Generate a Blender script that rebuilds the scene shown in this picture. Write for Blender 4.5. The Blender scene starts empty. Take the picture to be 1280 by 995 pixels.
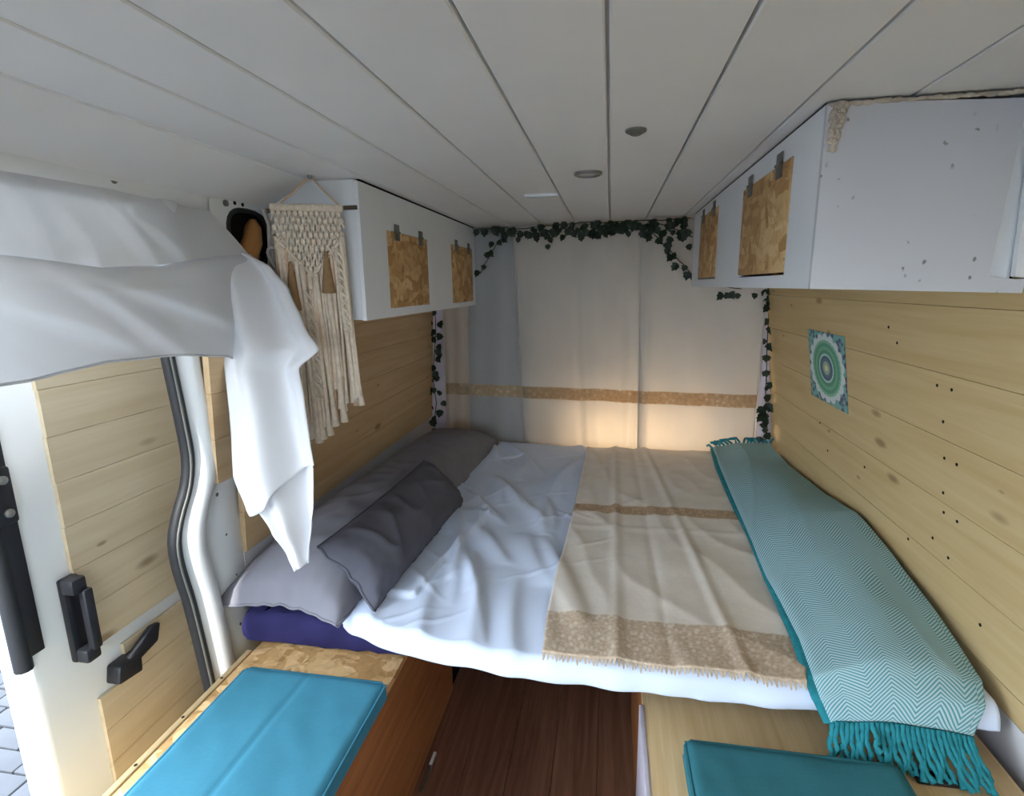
import bpy, bmesh, math, random
from mathutils import Vector, Matrix, noise

scene = bpy.context.scene
C = scene.collection
rnd = random.Random(7)
sin, cos, pi = math.sin, math.cos, math.pi

# ------------------------------------------------------------------ camera
YAW, PITCH, ROLL, FPX = 0.17707, 0.20967, -0.01474, 685.4
cam_d = bpy.data.cameras.new('camera'); cam = bpy.data.objects.new('camera', cam_d); C.objects.link(cam)
fw = Vector((-sin(YAW)*cos(PITCH), cos(YAW)*cos(PITCH), -sin(PITCH)))
rt = Vector((cos(YAW), sin(YAW), 0)); up = rt.cross(fw)
r2 = rt*cos(ROLL)+up*sin(ROLL); u2 = up*cos(ROLL)-rt*sin(ROLL)
cam.matrix_world = Matrix(((r2.x, u2.x, -fw.x, 0), (r2.y, u2.y, -fw.y, 0), (r2.z, u2.z, -fw.z, 1.5), (0, 0, 0, 1)))
cam_d.sensor_fit = 'HORIZONTAL'; cam_d.sensor_width = 36.0; cam_d.lens = FPX/1280*36.0
cam_d.shift_y = 6.5/1280; cam_d.clip_start = 0.02
scene.camera = cam

# ------------------------------------------------------------------ light
world = bpy.data.worlds.new('world'); scene.world = world; world.use_nodes = True
bg = world.node_tree.nodes['Background']
bg.inputs[0].default_value = (0.80, 0.90, 1.0, 1); bg.inputs[1].default_value = 4.2
sun_d = bpy.data.lights.new('sun', 'SUN'); sun_d.energy = 3.0; sun_d.angle = math.radians(1.0); sun_d.color = (1.0, 0.97, 0.92)
sun = bpy.data.objects.new('sun', sun_d); C.objects.link(sun)
sun.rotation_euler = Vector((0.06, 0.6, -0.8)).to_track_quat('-Z', 'Y').to_euler()
scene.view_settings.view_transform = 'Standard'
scene.view_settings.look = 'None'
scene.view_settings.gamma = 1.0
scene.view_settings.use_curve_mapping = False
scene.view_settings.exposure = 1.34

# ------------------------------------------------------------------ material helpers
MATS = {}
def lin(r, g, b):
    f = lambda c: (c/255/12.92) if c/255 <= 0.04045 else ((c/255+0.055)/1.055)**2.4
    return (f(r), f(g), f(b), 1.0)

class NT:
    def __init__(s, name, rough=0.7, spec=0.3):
        s.m = bpy.data.materials.new(name); s.m.use_nodes = True
        s.t = s.m.node_tree; s.b = s.t.nodes['Principled BSDF']; s.out = s.t.nodes['Material Output']
        s.b.inputs['Roughness'].default_value = rough
        s.b.inputs['Specular IOR Level'].default_value = spec
        MATS[name] = s.m
    def n(s, typ, **kw):
        nd = s.t.nodes.new(typ)
        for k, v in kw.items(): setattr(nd, k, v)
        return nd
    def put(s, nd, key, v):
        if isinstance(v, bpy.types.NodeSocket): s.t.links.new(v, nd.inputs[key])
        else: nd.inputs[key].default_value = v
    def coord(s, which='Object', rand=True):
        tc = s.n('ShaderNodeTexCoord').outputs[which]
        if not rand: return tc
        oi = s.n('ShaderNodeObjectInfo').outputs['Random']
        mul = s.math('MULTIPLY', oi, 37.0)
        ad = s.n('ShaderNodeVectorMath', operation='ADD')
        s.put(ad, 0, tc)
        cx = s.n('ShaderNodeCombineXYZ')
        for i in range(3): s.put(cx, i, mul)
        s.put(ad, 1, cx.outputs[0])
        return ad.outputs[0]
    def map(s, vec, scale=(1, 1, 1), rot=(0, 0, 0), loc=(0, 0, 0)):
        mp = s.n('ShaderNodeMapping'); s.put(mp, 0, vec)
        mp.inputs['Scale'].default_value = scale; mp.inputs['Rotation'].default_value = rot; mp.inputs['Location'].default_value = loc
        return mp.outputs[0]
    def noise(s, vec, scale=5, detail=3, rough=0.5, dist=0.0):
        nd = s.n('ShaderNodeTexNoise'); s.put(nd, 'Vector', vec)
        nd.inputs['Scale'].default_value = scale; nd.inputs['Detail'].default_value = detail
        nd.inputs['Roughness'].default_value = rough; nd.inputs['Distortion'].default_value = dist
        return nd.outputs[0]
    def vor(s, vec, scale=5, out='Distance', rnd_=1.0):
        nd = s.n('ShaderNodeTexVoronoi'); s.put(nd, 'Vector', vec)
        nd.inputs['Scale'].default_value = scale; nd.inputs['Randomness'].default_value = rnd_
        return nd.outputs[out]
    def math(s, op, a, b=None, c=None, clamp=False):
        nd = s.n('ShaderNodeMath', operation=op); nd.use_clamp = clamp
        for i, v in enumerate((a, b, c)):
            if v is not None: s.put(nd, i, v)
        return nd.outputs[0]
    def ramp(s, fac, stops):
        nd = s.n('ShaderNodeValToRGB'); s.put(nd, 0, fac)
        e = nd.color_ramp.elements
        while len(e) < len(stops): e.new(0.5)
        for el, (p, c) in zip(e, stops):
            el.position = p; el.color = c if len(c) == 4 else (*c, 1)
        return nd.outputs[0]
    def step(s, fac, lo, hi, a=0.0, b=1.0):
        nd = s.n('ShaderNodeMapRange'); s.put(nd, 0, fac)
        for i, v in zip((1, 2, 3, 4), (lo, hi, a, b)): nd.inputs[i].default_value = v
        return nd.outputs[0]
    def mix(s, fac, a, b, mode='MIX'):
        nd = s.n('ShaderNodeMix', data_type='RGBA', blend_type=mode)
        s.put(nd, 'Factor', fac); s.put(nd, 6, a); s.put(nd, 7, b)
        return nd.outputs[2]
    def sep(s, vec):
        nd = s.n('ShaderNodeSeparateXYZ'); s.put(nd, 0, vec); return nd.outputs
    def color(s, c): s.put(s.b, 'Base Color', c)
    def bump(s, h, strength=0.2, dist=0.01):
        nd = s.n('ShaderNodeBump'); s.put(nd, 'Height', h)
        nd.inputs['Strength'].default_value = strength; nd.inputs['Distance'].default_value = dist
        s.t.links.new(nd.outputs[0], s.b.inputs['Normal'])
    def sheer(s, col, transl=0.4, transp=0.0):
        d = s.n('ShaderNodeBsdfDiffuse'); t = s.n('ShaderNodeBsdfTranslucent')
        s.put(d, 0, col); s.put(t, 0, col)
        mx = s.n('ShaderNodeMixShader'); mx.inputs[0].default_value = transl
        s.t.links.new(d.outputs[0], mx.inputs[1]); s.t.links.new(t.outputs[0], mx.inputs[2])
        res = mx.outputs[0]
        if transp:
            tr = s.n('ShaderNodeBsdfTransparent'); m2 = s.n('ShaderNodeMixShader'); m2.inputs[0].default_value = transp
            s.t.links.new(res, m2.inputs[1]); s.t.links.new(tr.outputs[0], m2.inputs[2]); res = m2.outputs[0]
        s.t.links.new(res, s.out.inputs['Surface'])
        return d, t

def plain(name, col, rough=0.6, spec=0.3, var=0.06, scale=30, bump=0.1, metal=0.0):
    m = NT(name, rough, spec)
    v = m.coord()
    f = m.noise(v, scale, 3)
    lo = tuple(c*(1-var) for c in col[:3])+(1,); hi = tuple(min(1, c*(1+var)) for c in col[:3])+(1,)
    m.color(m.ramp(f, [(0.3, lo), (0.7, hi)]))
    if bump: m.bump(f, bump, 0.003)
    m.b.inputs['Metallic'].default_value = metal
    return m

def mat_pine(name, light, dark, knot, grain=(9, 0.5, 9), knots=True):
    m = NT(name, 0.6, 0.25)
    v = m.coord()
    g = m.noise(m.map(v, grain), 3.0, 5, 0.6, 0.6)
    col = m.ramp(g, [(0.3, dark), (0.62, light)])
    fine = m.noise(m.map(v, (60, 1.5, 60)), 3.0, 2)
    col = m.mix(m.step(fine, 0.45, 0.75, 0, 0.35), col, dark)
    if knots:
        kd = m.vor(m.map(v, (3.3, 2.3, 6.5)), 1.0)
        col = m.mix(m.step(kd, 0.05, 0.11, 0.75, 0.0), col, knot)
        kd2 = m.vor(m.map(v, (7, 4.2, 11), loc=(3, 1, 2)), 1.0)
        col = m.mix(m.step(kd2, 0.04, 0.075, 0.7, 0.0), col, knot)
    m.color(col); m.bump(g, 0.08, 0.004)
    return m

def mat_osb(name, tint=1.0, q=1.0, dk=0.55):
    m = NT(name, 0.7, 0.2)
    v0 = m.coord('Object', True)
    wv = m.n('ShaderNodeTexNoise'); m.put(wv, 'Vector', v0); wv.inputs['Scale'].default_value = 9; wv.inputs['Detail'].default_value = 1
    sc0 = m.n('ShaderNodeVectorMath', operation='SCALE'); m.put(sc0, 0, wv.outputs['Color']); sc0.inputs['Scale'].default_value = 0.06
    ad0 = m.n('ShaderNodeVectorMath', operation='ADD'); m.put(ad0, 0, v0); m.put(ad0, 1, sc0.outputs[0]); v = ad0.outputs[0]
    base = None
    pal = [(0.0, lin(172*tint, 132*tint, 84*tint)), (0.35, lin(192*tint, 152*tint, 102*tint)), (0.65, lin(206*tint, 170*tint, 120*tint)), (1.0, lin(220*tint, 188*tint, 140*tint))]
    for k, (a, sc) in enumerate(((0.3, (34, 9, 12)), (1.3, (12, 36, 12)), (2.3, (12, 14, 40)))):
        cell = m.vor(m.map(v, tuple(x*q for x in sc), (a, a*0.7, a*1.3), (k*3.1, k, 0)), 1.0, 'Color')
        c = m.ramp(m.sep(cell)[0], pal)
        if base is None: base = c
        else: base = m.mix(m.step(m.sep(cell)[1], 0.4, 0.6), base, c)
    sw = m.noise(m.map(v, (26, 26, 26)), 1, 3, 0.6, 1.5)
    base = m.mix(m.step(sw, 0.56, 0.68, 0, dk), base, lin(136*tint, 94*tint, 54*tint))
    crack = m.vor(m.map(v, (24, 30, 30), (0.5, 0.4, 0.2)), 1.0)
    base = m.mix(m.step(crack, 0.6, 0.9, 0, 0.3), base, lin(120*tint, 80*tint, 42*tint))
    m.color(base); m.bump(crack, 0.15, 0.003)
    return m

def mat_white(name, col, dirt=0.0, rough=0.45):
    m = NT(name, rough, 0.35)
    v = m.coord()
    f = m.noise(v, 4, 4)
    c = m.ramp(f, [(0.3, tuple(x*0.95 for x in col[:3])+(1,)), (0.7, col)])
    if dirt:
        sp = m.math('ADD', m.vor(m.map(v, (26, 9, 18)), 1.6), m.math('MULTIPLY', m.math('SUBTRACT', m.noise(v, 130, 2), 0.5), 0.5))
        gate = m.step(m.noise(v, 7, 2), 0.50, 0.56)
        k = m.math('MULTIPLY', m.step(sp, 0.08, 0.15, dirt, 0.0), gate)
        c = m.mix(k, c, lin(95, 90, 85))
    m.color(c); m.bump(m.noise(v, 70, 2), 0.05, 0.002)
    return m

mat_white('ceiling_paint', lin(237, 237, 237))
mat_white('cabinet_white', lin(232, 236, 240))
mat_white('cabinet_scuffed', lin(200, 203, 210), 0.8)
mat_white('body_white', lin(228, 231, 232), 0.0, 0.3)
mat_white('wall_white', lin(222, 222, 226))
mat_pine('pine', lin(208, 180, 142), lin(192, 160, 120), lin(128, 96, 64))
mat_pine('pine_door', lin(218, 202, 172), lin(206, 186, 152), lin(140, 112, 84))
mat_pine('pine_right', lin(206, 182, 136), lin(194, 166, 118), lin(132, 102, 68))
mat_pine('ply', lin(216, 190, 146), lin(200, 168, 122), lin(170, 128, 78), (14, 0.7, 3), False)
mat_pine('brown_ply', lin(176, 118, 72), lin(146, 92, 54), lin(90, 50, 24), (5, 0.8, 14), False)
mat_pine('laminate', lin(136, 98, 78), lin(106, 72, 56), lin(50, 24, 14), (16, 0.9, 4), False)
MATS['laminate'].node_tree.nodes['Principled BSDF'].inputs['Roughness'].default_value = 0.35
mat_osb('osb'); mat_osb('osb_pale', 1.15, 1.9, 0.22)
plain('steel', lin(150, 150, 148), 0.35, 0.5, 0.05, 20, 0.0, 0.9)
plain('dull_metal', lin(120, 122, 118), 0.5, 0.4, 0.1, 20, 0.05, 0.6)
plain('black_rubber', lin(34, 36, 40), 0.5, 0.4)
plain('black_plastic', lin(30, 31, 36), 0.4, 0.4)
plain('dark_void', lin(30, 26, 26), 0.8, 0.1)
plain('dowel_brown', lin(82, 70, 58), 0.6)
plain('carved_wood', lin(178, 124, 72), 0.45, 0.4, 0.15, 8)
plain('cord_cream', lin(222, 208, 190), 0.9, 0.1, 0.1, 60, 0.3)
plain('cord_tan', lin(214, 184, 156), 0.9, 0.1, 0.1, 60, 0.3)
plain('lace_thread', lin(208, 190, 168), 0.9, 0.1, 0.1, 90, 0.3)
plain('tassel_ochre', lin(150, 122, 90), 0.9, 0.1, 0.12, 60, 0.3)
plain('foam', lin(190, 180, 166), 0.9, 0.1, 0.2, 40, 0.6)
plain('rope', lin(206, 200, 192), 0.9, 0.1, 0.1, 80, 0.3)
plain('ivy_leaf', lin(36, 50, 38), 0.5, 0.3, 0.45, 2, 0.0)
plain('ivy_stem', lin(52, 58, 40), 0.7)
plain('navy', lin(44, 42, 82), 0.85, 0.1, 0.15, 12, 0.2)
plain('grey_cotton', lin(128, 127, 136), 0.85, 0.15, 0.05, 10, 0.1)
plain('charcoal_cotton', lin(92, 92, 102), 0.85, 0.15, 0.05, 10, 0.1)
plain('white_cotton', lin(218, 231, 255), 0.85, 0.15, 0.015, 8, 0.05)  # white duvet cloth with the skylight's blue put into its colour
plain('teal_fringe', lin(44, 130, 142), 0.9, 0.1, 0.2, 50, 0.4)
plain('front_wall_grey', lin(120, 120, 124), 0.8)
plain('lamp_lens', lin(225, 228, 230), 0.2, 0.5, 0.02)
plain('paving', lin(66, 69, 75), 0.8, 0.2, 0.06, 14, 0.3)
plain('paving_base', lin(56, 58, 63), 0.9, 0.1)
plain('white_vinyl', lin(206, 200, 214), 0.5)

# teal canvas
def mat_canvas(name, col):
    m = NT(name, 0.85, 0.15); v = m.coord()
    wv = m.noise(m.map(v, (400, 40, 40)), 1, 1); w2 = m.noise(m.map(v, (40, 400, 40)), 1, 1)
    f = m.math('ADD', wv, w2)
    big = m.noise(v, 5, 3)
    c = m.ramp(m.math('MULTIPLY', f, 0.5), [(0.35, tuple(x*0.88 for x in col[:3])+(1,)), (0.65, col)])
    c = m.mix(m.step(big, 0.4, 0.8, 0, 0.18), c, tuple(x*0.75 for x in col[:3])+(1,))
    m.color(c); m.bump(f, 0.04, 0.001)
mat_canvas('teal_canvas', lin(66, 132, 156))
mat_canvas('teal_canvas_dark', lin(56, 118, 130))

# herringbone throw (UV in metres)
m = NT('herringbone', 0.9, 0.1)
uv = m.sep(m.coord('UV', False))
tri = m.math('PINGPONG', uv[0], 0.052)
ph = m.math('FRACT', m.math('MULTIPLY', m.math('ADD', uv[1], m.math('MULTIPLY', tri, 1.25)), 74.0))
st = m.step(m.math('ABSOLUTE', m.math('SUBTRACT', ph, 0.5)), 0.16, 0.28)
m.color(m.mix(st, lin(88, 152, 164), lin(180, 206, 214)))
m.bump(st, 0.3, 0.002)

# beige scarf / shawl: UV in metres (u across, v from near hem)
m = NT('shawl', 0.85, 0.15)
uvv = m.coord('UV', False); uv = m.sep(uvv)
base = m.ramp(m.noise(m.map(uvv, (6, 6, 6)), 2, 3), [(0.3, lin(224, 215, 204)), (0.7, lin(234, 227, 217))])
lace = m.vor(m.map(uvv, (64, 44, 1)), 1.0)
lace2 = m.noise(m.map(uvv, (90, 90, 1)), 1, 2)
pat = m.math('MULTIPLY', m.step(lace, 0.2, 0.45, 0.25, 1.0), m.step(lace2, 0.35, 0.6, 0.5, 1.0))
lacec = m.mix(pat, lin(226, 213, 196), lin(190, 168, 144))
e1 = m.step(uv[1], 0.178, 0.186, 1, 0)
col = m.mix(e1, base, lacec)
d2 = m.math('ABSOLUTE', m.math('SUBTRACT', uv[1], 0.97))
e2 = m.step(m.math('ADD', d2, m.math('MULTIPLY', lace2, 0.02)), 0.045, 0.06, 1, 0)
col = m.mix(e2, col, m.mix(pat, lin(206, 184, 158), lin(178, 150, 120)))
m.color(col); m.bump(pat, 0.1, 0.002)

# curtain sheets: UV u across, v = height above the floor
def mat_curtain(name, col, tr):
    m = NT(name); uvv = m.coord('UV', False); uv = m.sep(uvv)
    base = m.ramp(m.noise(m.map(uvv, (4, 2, 1)), 2, 3), [(0.3, tuple(x*0.94 for x in col[:3])+(1,)), (0.7, col)])
    pp = m.step(m.vor(m.map(uvv, (34, 34, 1)), 1.0), 0.2, 0.5)
    d = m.math('ABSOLUTE', m.math('SUBTRACT', uv[1], 0.893))
    bandc = m.mix(m.step(m.noise(m.map(uvv, (60, 60, 1)), 1, 2), 0.4, 0.6), m.mix(pp, lin(216, 200, 176), lin(186, 164, 134)), lin(196, 176, 146))
    c = m.mix(m.step(d, 0.032, 0.038, 1, 0), base, bandc)
    m.sheer(c, tr)
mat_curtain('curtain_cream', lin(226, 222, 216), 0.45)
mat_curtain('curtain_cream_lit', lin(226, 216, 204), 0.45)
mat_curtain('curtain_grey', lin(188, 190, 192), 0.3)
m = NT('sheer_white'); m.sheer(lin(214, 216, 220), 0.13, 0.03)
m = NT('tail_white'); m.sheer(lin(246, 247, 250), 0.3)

# mandala print: object-local generated UV -0.5..0.5
m = NT('mandala', 0.4, 0.3)
uv = m.sep(m.coord('UV', False))
r = m.math('SQRT', m.math('ADD', m.math('POWER', uv[0], 2.0), m.math('POWER', uv[1], 2.0)))
a = m.math('ARCTAN2', uv[1], uv[0])
sc = m.math('MULTIPLY', m.math('ABSOLUTE', m.math('SINE', m.math('MULTIPLY', a, 9.0))), 0.05)
r_s = m.math('SUBTRACT', r, sc)
sc2 = m.math('MULTIPLY', m.math('ABSOLUTE', m.math('SINE', m.math('MULTIPLY', a, 16.0))), 0.012)
ring = m.ramp(m.math('MULTIPLY', m.math('ADD', r, sc2), 2.0), [(0.0, lin(216, 214, 170)), (0.10, lin(150, 178, 150)), (0.2, lin(60, 110, 130)), (0.27, lin(42, 84, 120)), (0.36, lin(170, 214, 210)), (0.42, lin(60, 140, 116)), (0.52, lin(96, 176, 140)), (0.62, lin(62, 150, 122)), (0.72, lin(120, 186, 160)), (0.8, lin(206, 220, 224))])
ring.node.color_ramp.interpolation = 'CONSTANT'
bgc = m.ramp(m.vor(m.map(m.coord('UV', False), (13, 13, 1)), 1.0), [(0.3, lin(50, 60, 108)), (0.55, lin(104, 170, 170))])
m.color(m.mix(m.step(r_s, 0.43, 0.45), ring, bgc))

# ------------------------------------------------------------------ mesh helpers
def tag(o, label=None, cat=None, group=None, kind=None):
    for k, v in (('label', label), ('category', cat), ('group', group), ('kind', kind)):
        if v: o[k] = v
    return o
def attach(o, p):
    if p is not None:
        o.parent = p
        if p.type == 'EMPTY': o.matrix_parent_inverse = Matrix.Translation(-p.location)
    return o
def thing(name, label, cat, loc, group=None):
    o = bpy.data.objects.new(name, None); C.objects.link(o); o.location = loc; o.empty_display_size = 0.05
    return tag(o, label, cat, group)

class MB:
    def __init__(s): s.v = []; s.f = []; s.uv = None
    def add(s, vs, fs):
        b = len(s.v); s.v += [tuple(p) for p in vs]; s.f += [tuple(i+b for i in f) for f in fs]; return s
    def box(s, lo, hi):
        x0, y0, z0 = lo; x1, y1, z1 = hi
        return s.add([(x0, y0, z0), (x1, y0, z0), (x1, y1, z0), (x0, y1, z0), (x0, y0, z1), (x1, y0, z1), (x1, y1, z1), (x0, y1, z1)],
                     [(0, 3, 2, 1), (4, 5, 6, 7), (0, 1, 5, 4), (1, 2, 6, 5), (2, 3, 7, 6), (3, 0, 4, 7)])
    def tube(s, pts, rad, seg=6, cap=True):
        pts = [Vector(p) for p in pts]; n = len(pts); rings = []
        if not isinstance(rad, (list, tuple)): rad = [rad]*n
        t0 = (pts[1]-pts[0]).normalized(); ref = Vector((0, 0, 1)) if abs(t0.z) < 0.9 else Vector((1, 0, 0))
        nx = t0.cross(ref).normalized()
        for i in range(n):
            t = (pts[min(i+1, n-1)]-pts[max(i-1, 0)]).normalized()
            nx = (nx - t*nx.dot(t)).normalized(); ny = t.cross(nx)
            rings.append([pts[i]+(nx*cos(2*pi*k/seg)+ny*sin(2*pi*k/seg))*rad[i] for k in range(seg)])
        vs = [p for rg in rings for p in rg]; fs = []
        for i in range(n-1):
            for k in range(seg):
                k2 = (k+1) % seg
                fs.append((i*seg+k, i*seg+k2, (i+1)*seg+k2, (i+1)*seg+k))
        if cap: fs += [tuple(range(seg-1, -1, -1)), tuple((n-1)*seg+k for k in range(seg))]
        return s.add(vs, fs)
    def prism(s, poly, ext):            # poly: 3D points of one face, ext: extrusion vector
        n = len(poly); e = Vector(ext)
        vs = [Vector(p) for p in poly]+[Vector(p)+e for p in poly]
        fs = [tuple(range(n)), tuple(range(2*n-1, n-1, -1))]+[(i, (i+1) % n, n+(i+1) % n, n+i) for i in range(n)]
        return s.add(vs, fs)
    def lathe(s, prof, cen, axis='z', seg=20):
        vs = []; fs = []; c = Vector(cen)
        for (r_, h) in prof:
            for k in range(seg):
                a_ = 2*pi*k/seg; p = (r_*cos(a_), r_*sin(a_), h)
                if axis == 'x': p = (h, r_*cos(a_), r_*sin(a_))
                if axis == 'y': p = (r_*cos(a_), h, r_*sin(a_))
                vs.append(c+Vector(p))
        for i in range(len(prof)-1):
            for k in range(seg):
                k2 = (k+1) % seg; fs.append((i*seg+k, i*seg+k2, (i+1)*seg+k2, (i+1)*seg+k))
        fs += [tuple(range(seg)), tuple((len(prof)-1)*seg+k for k in range(seg))]
        return s.add(vs, fs)
    def grid(s, fn, nu, nv, uvfn=None):
        b = len(s.v); us = []
        for j in range(nv+1):
            for i in range(nu+1):
                u, v = i/nu, j/nv; s.v.append(tuple(fn(u, v)))
                us.append(uvfn(u, v) if uvfn else (u, v))
        for j in range(nv):
            for i in range(nu):
                q = b+j*(nu+1)+i; s.f.append((q, q+1, q+nu+2, q+nu+1))
        s.uv = (s.uv or [])+us
        return s
    def mesh(s, name, mat, smooth=False, bevel=0.0, angle=40):
        me = bpy.data.meshes.new(name); me.from_pydata(s.v, [], s.f)
        if s.uv and len(s.uv) == len(s.v):
            ul = me.uv_layers.new(name='UVMap')
            for lp in me.loops: ul.data[lp.index].uv = s.uv[lp.vertex_index]
        bm = bmesh.new(); bm.from_mesh(me)
        if not s.uv: bmesh.ops.recalc_face_normals(bm, faces=bm.faces)
        if bevel: bmesh.ops.bevel(bm, geom=[e for e in bm.edges if e.is_manifold and e.calc_face_angle(0) > 0.5], offset=bevel, segments=2, affect='EDGES', profile=0.5)
        bm.to_mesh(me); bm.free()
        me.materials.append(MATS[mat])
        if smooth or bevel: me.shade_smooth()
        if bevel or smooth == 'auto':
            try: me.set_sharp_from_angle(angle=math.radians(angle))
            except Exception: pass
        return me
    def build(s, name, mat, parent=None, smooth=False, bevel=0.0):
        o = bpy.data.objects.new(name, s.mesh(name, mat, smooth, bevel)); C.objects.link(o)
        return attach(o, parent)

def inst(name, me, mw, parent=None):
    o = bpy.data.objects.new(name, me); C.objects.link(o); o.matrix_basis = mw
    return attach(o, parent)
def box(name, lo, hi, mat, parent=None, bevel=0.0): return MB().box(lo, hi).build(name, mat, parent, bevel=bevel)
def struct(o, label=None, cat=None): return tag(o, label, cat, None, 'structure')
def lerp(a, b, t): return a+(b-a)*t
def pl(pts, t):                    # interpolate a polyline given as [(t, value...)]
    for a_, b_ in zip(pts, pts[1:]):
        if t <= b_[0]:
            k = 0 if b_[0] == a_[0] else max(0, (t-a_[0])/(b_[0]-a_[0])); k = k*k*(3-2*k)*0.5+k*0.5
            return [lerp(x, y, k) for x, y in zip(a_[1:], b_[1:])]
    return list(pts[-1][1:])
def nz(x, y, z=0.0): return noise.noise(Vector((x, y, z)))
def solid(o, t, off=0.0):
    md = o.modifiers.new('thickness', 'SOLIDIFY'); md.thickness = t; md.offset = off; return o

CEIL = 1.83
def wxr(z): return 0.86+(0.705-z)*0.105       # leaning right wall face
def wxl(z): return -1.085+(z-0.64)*0.057      # leaning left wall face
def cury(x): return 3.10-0.1*x                # curtain line

# ------------------------------------------------------------------ ceiling
ceil = struct(box('ceiling', (-1.0, -1.2, CEIL+0.016), (1.0, 3.45, CEIL+0.05), 'ceiling_paint'), 'white painted timber ceiling of tongue and groove boards', 'ceiling')
pw = 0.183
def plank_mesh(name, w, ln, th, mat, ch, axes):     # axes: 'xz' (ceiling: width x, thickness z) or 'zx'
    prof = [(-w/2, th), (-w/2, ch), (-w/2+ch, 0), (w/2-ch, 0), (w/2, ch), (w/2, th)]
    P = [(a_, -ln/2, b_) if axes == 'xz' else (b_, -ln/2, a_) for a_, b_ in prof]
    return MB().prism(P, (0, ln, 0)).mesh(name, mat)
cm = plank_mesh('plank', pw-0.0055, 4.55, 0.016, 'ceiling_paint', 0.0028, 'xz')
for k in range(10):
    inst('plank', cm, Matrix.Translation((-0.927+pw*(k+0.5), 1.12, CEIL)), ceil)
tilt = math.atan2(0.085, 0.165)
inst('plank', cm, Matrix.Translation((-0.927, 1.12, CEIL)) @ Matrix.Rotation(-tilt, 4, 'Y') @ Matrix.Translation((-pw/2, 0, 0)), ceil)

def ring_light(name, c, r_, label, mat='steel'):
    t = thing(name, label, 'light', c)
    MB().lathe([(r_*0.72, 0.0), (r_*0.72, -0.004), (r_*0.86, -0.009), (r_, -0.006), (r_, 0.0)], c, seg=28).build('bezel', mat, t, smooth='auto')
    MB().lathe([(r_*0.70, -0.0005), (r_*0.70, -0.004), (r_*0.4, -0.0045), (r_*0.2, -0.005)], c, seg=28).build('lens', 'lamp_lens', t, smooth='auto')
ring_light('downlight', (-0.074, 1.765, CEIL), 0.042, 'round chrome downlight set into the white ceiling')
t = thing('ceiling_button', 'small dull grey round button light on the ceiling', 'light', (0.047, 1.319, CEIL))
MB().lathe([(0.023, 0), (0.023, -0.004), (0.019, -0.007)], (0.047, 1.319, CEIL), seg=24).build('rim', 'dull_metal', t, smooth='auto')
MB().lathe([(0.013, -0.006), (0.013, -0.010), (0.009, -0.012)], (0.047, 1.319, CEIL), seg=20).build('push_button', 'dull_metal', t, smooth='auto')
t = thing('strip_light', 'small rectangular white strip light on the ceiling', 'light', (-0.257, 2.121, CEIL))
box('housing', (-0.32, 2.098, CEIL-0.008), (-0.194, 2.144, CEIL), 'cabinet_white', t, 0.003)
box('lens', (-0.312, 2.104, CEIL-0.0095), (-0.202, 2.138, CEIL-0.007), 'lamp_lens', t)

# ------------------------------------------------------------------ right wall
def lean(w, z): return w(z)
wr = MB().prism([(wxr(0)+0.02, -1.2, 0), (wxr(CEIL+0.02)+0.02, -1.2, CEIL+0.02), (wxr(CEIL+0.02)+0.08, -1.2, CEIL+0.02), (wxr(0)+0.08, -1.2, 0)], (0, 4.65, 0)).build('wall_right', 'wall_white')
struct(wr, 'right van wall clad in pale pine boards over white panel', 'wall')
ra = math.atan(0.105)
rpm = plank_mesh('plank', 0.1618, 4.28, 0.018, 'pine_right', 0.0006, 'zx')
rp0 = plank_mesh('plank', 0.061, 4.28, 0.018, 'pine_right', 0.0006, 'zx')
inst('plank', rp0, Matrix.Translation((wxr(0.598), 0.91, 0.598)) @ Matrix.Rotation(-ra, 4, 'Y'), wr)
zc = 0.63
k = 0
while zc < 1.75:
    z = zc+0.081
    inst('plank', rpm, Matrix.Translation((wxr(z), 0.91, z)) @ Matrix.Rotation(-ra, 4, 'Y'), wr)
    zc += 0.162; k += 1
scr = MB().lathe([(0.0042, 0), (0.0042, 0.0012), (0.002, 0.0014)], (0, 0, 0), 'x', 8).mesh('screw', 'dark_void')
for (y, z) in ((1.50, 1.245), (1.47, 1.16), (1.44, 1.245), (1.46, 1.07), (1.41, 1.07), (1.46, 0.98), (1.455, 0.93), (1.40, 0.93), (1.50, 0.84), (1.43, 0.82), (1.75, 1.37), (2.3, 0.95), (2.22, 0.86), (1.62, 0.78), (1.9, 0.9), (1.3, 0.72), (1.7, 1.33)):
    inst('screw', scr, Matrix.Translation((wxr(z)-0.0015, y, z)) @ Matrix.Rotation(-ra, 4, 'Y'), wr)
tr = MB().prism([(wxr(0.42)+0.001, -0.6, 0.42), (wxr(0.565)+0.001, -0.6, 0.565), (wxr(0.565)+0.014, -0.6, 0.565), (wxr(0.42)+0.014, -0.6, 0.42)], (0, 2.6, 0)).build('trim_1', 'wall_white'); struct(tr, 'white painted panel strip below the pine boards beside right bench', 'trim')

# ------------------------------------------------------------------ back wall behind the curtain
wb = box('wall_back', (-1.2, 3.34, 0), (1.05, 3.40, CEIL+0.02), 'wall_white'); struct(wb, 'white rear doors hidden behind the cream curtain', 'wall')
def column(name, x0, x1, y0, y1):
    return box(name, (x0, y0, 0.45), (x1, y1, CEIL), 'white_vinyl', None, 0.012)
struct(column('trim_2', -1.11, -0.975, 3.215, 3.335), 'white padded corner post with ivy beside left pine wall', 'trim')
struct(column('trim_3', 0.776, 0.90, 3.012, 3.335), 'white padded corner post with ivy beside right pine wall', 'trim')

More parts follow.
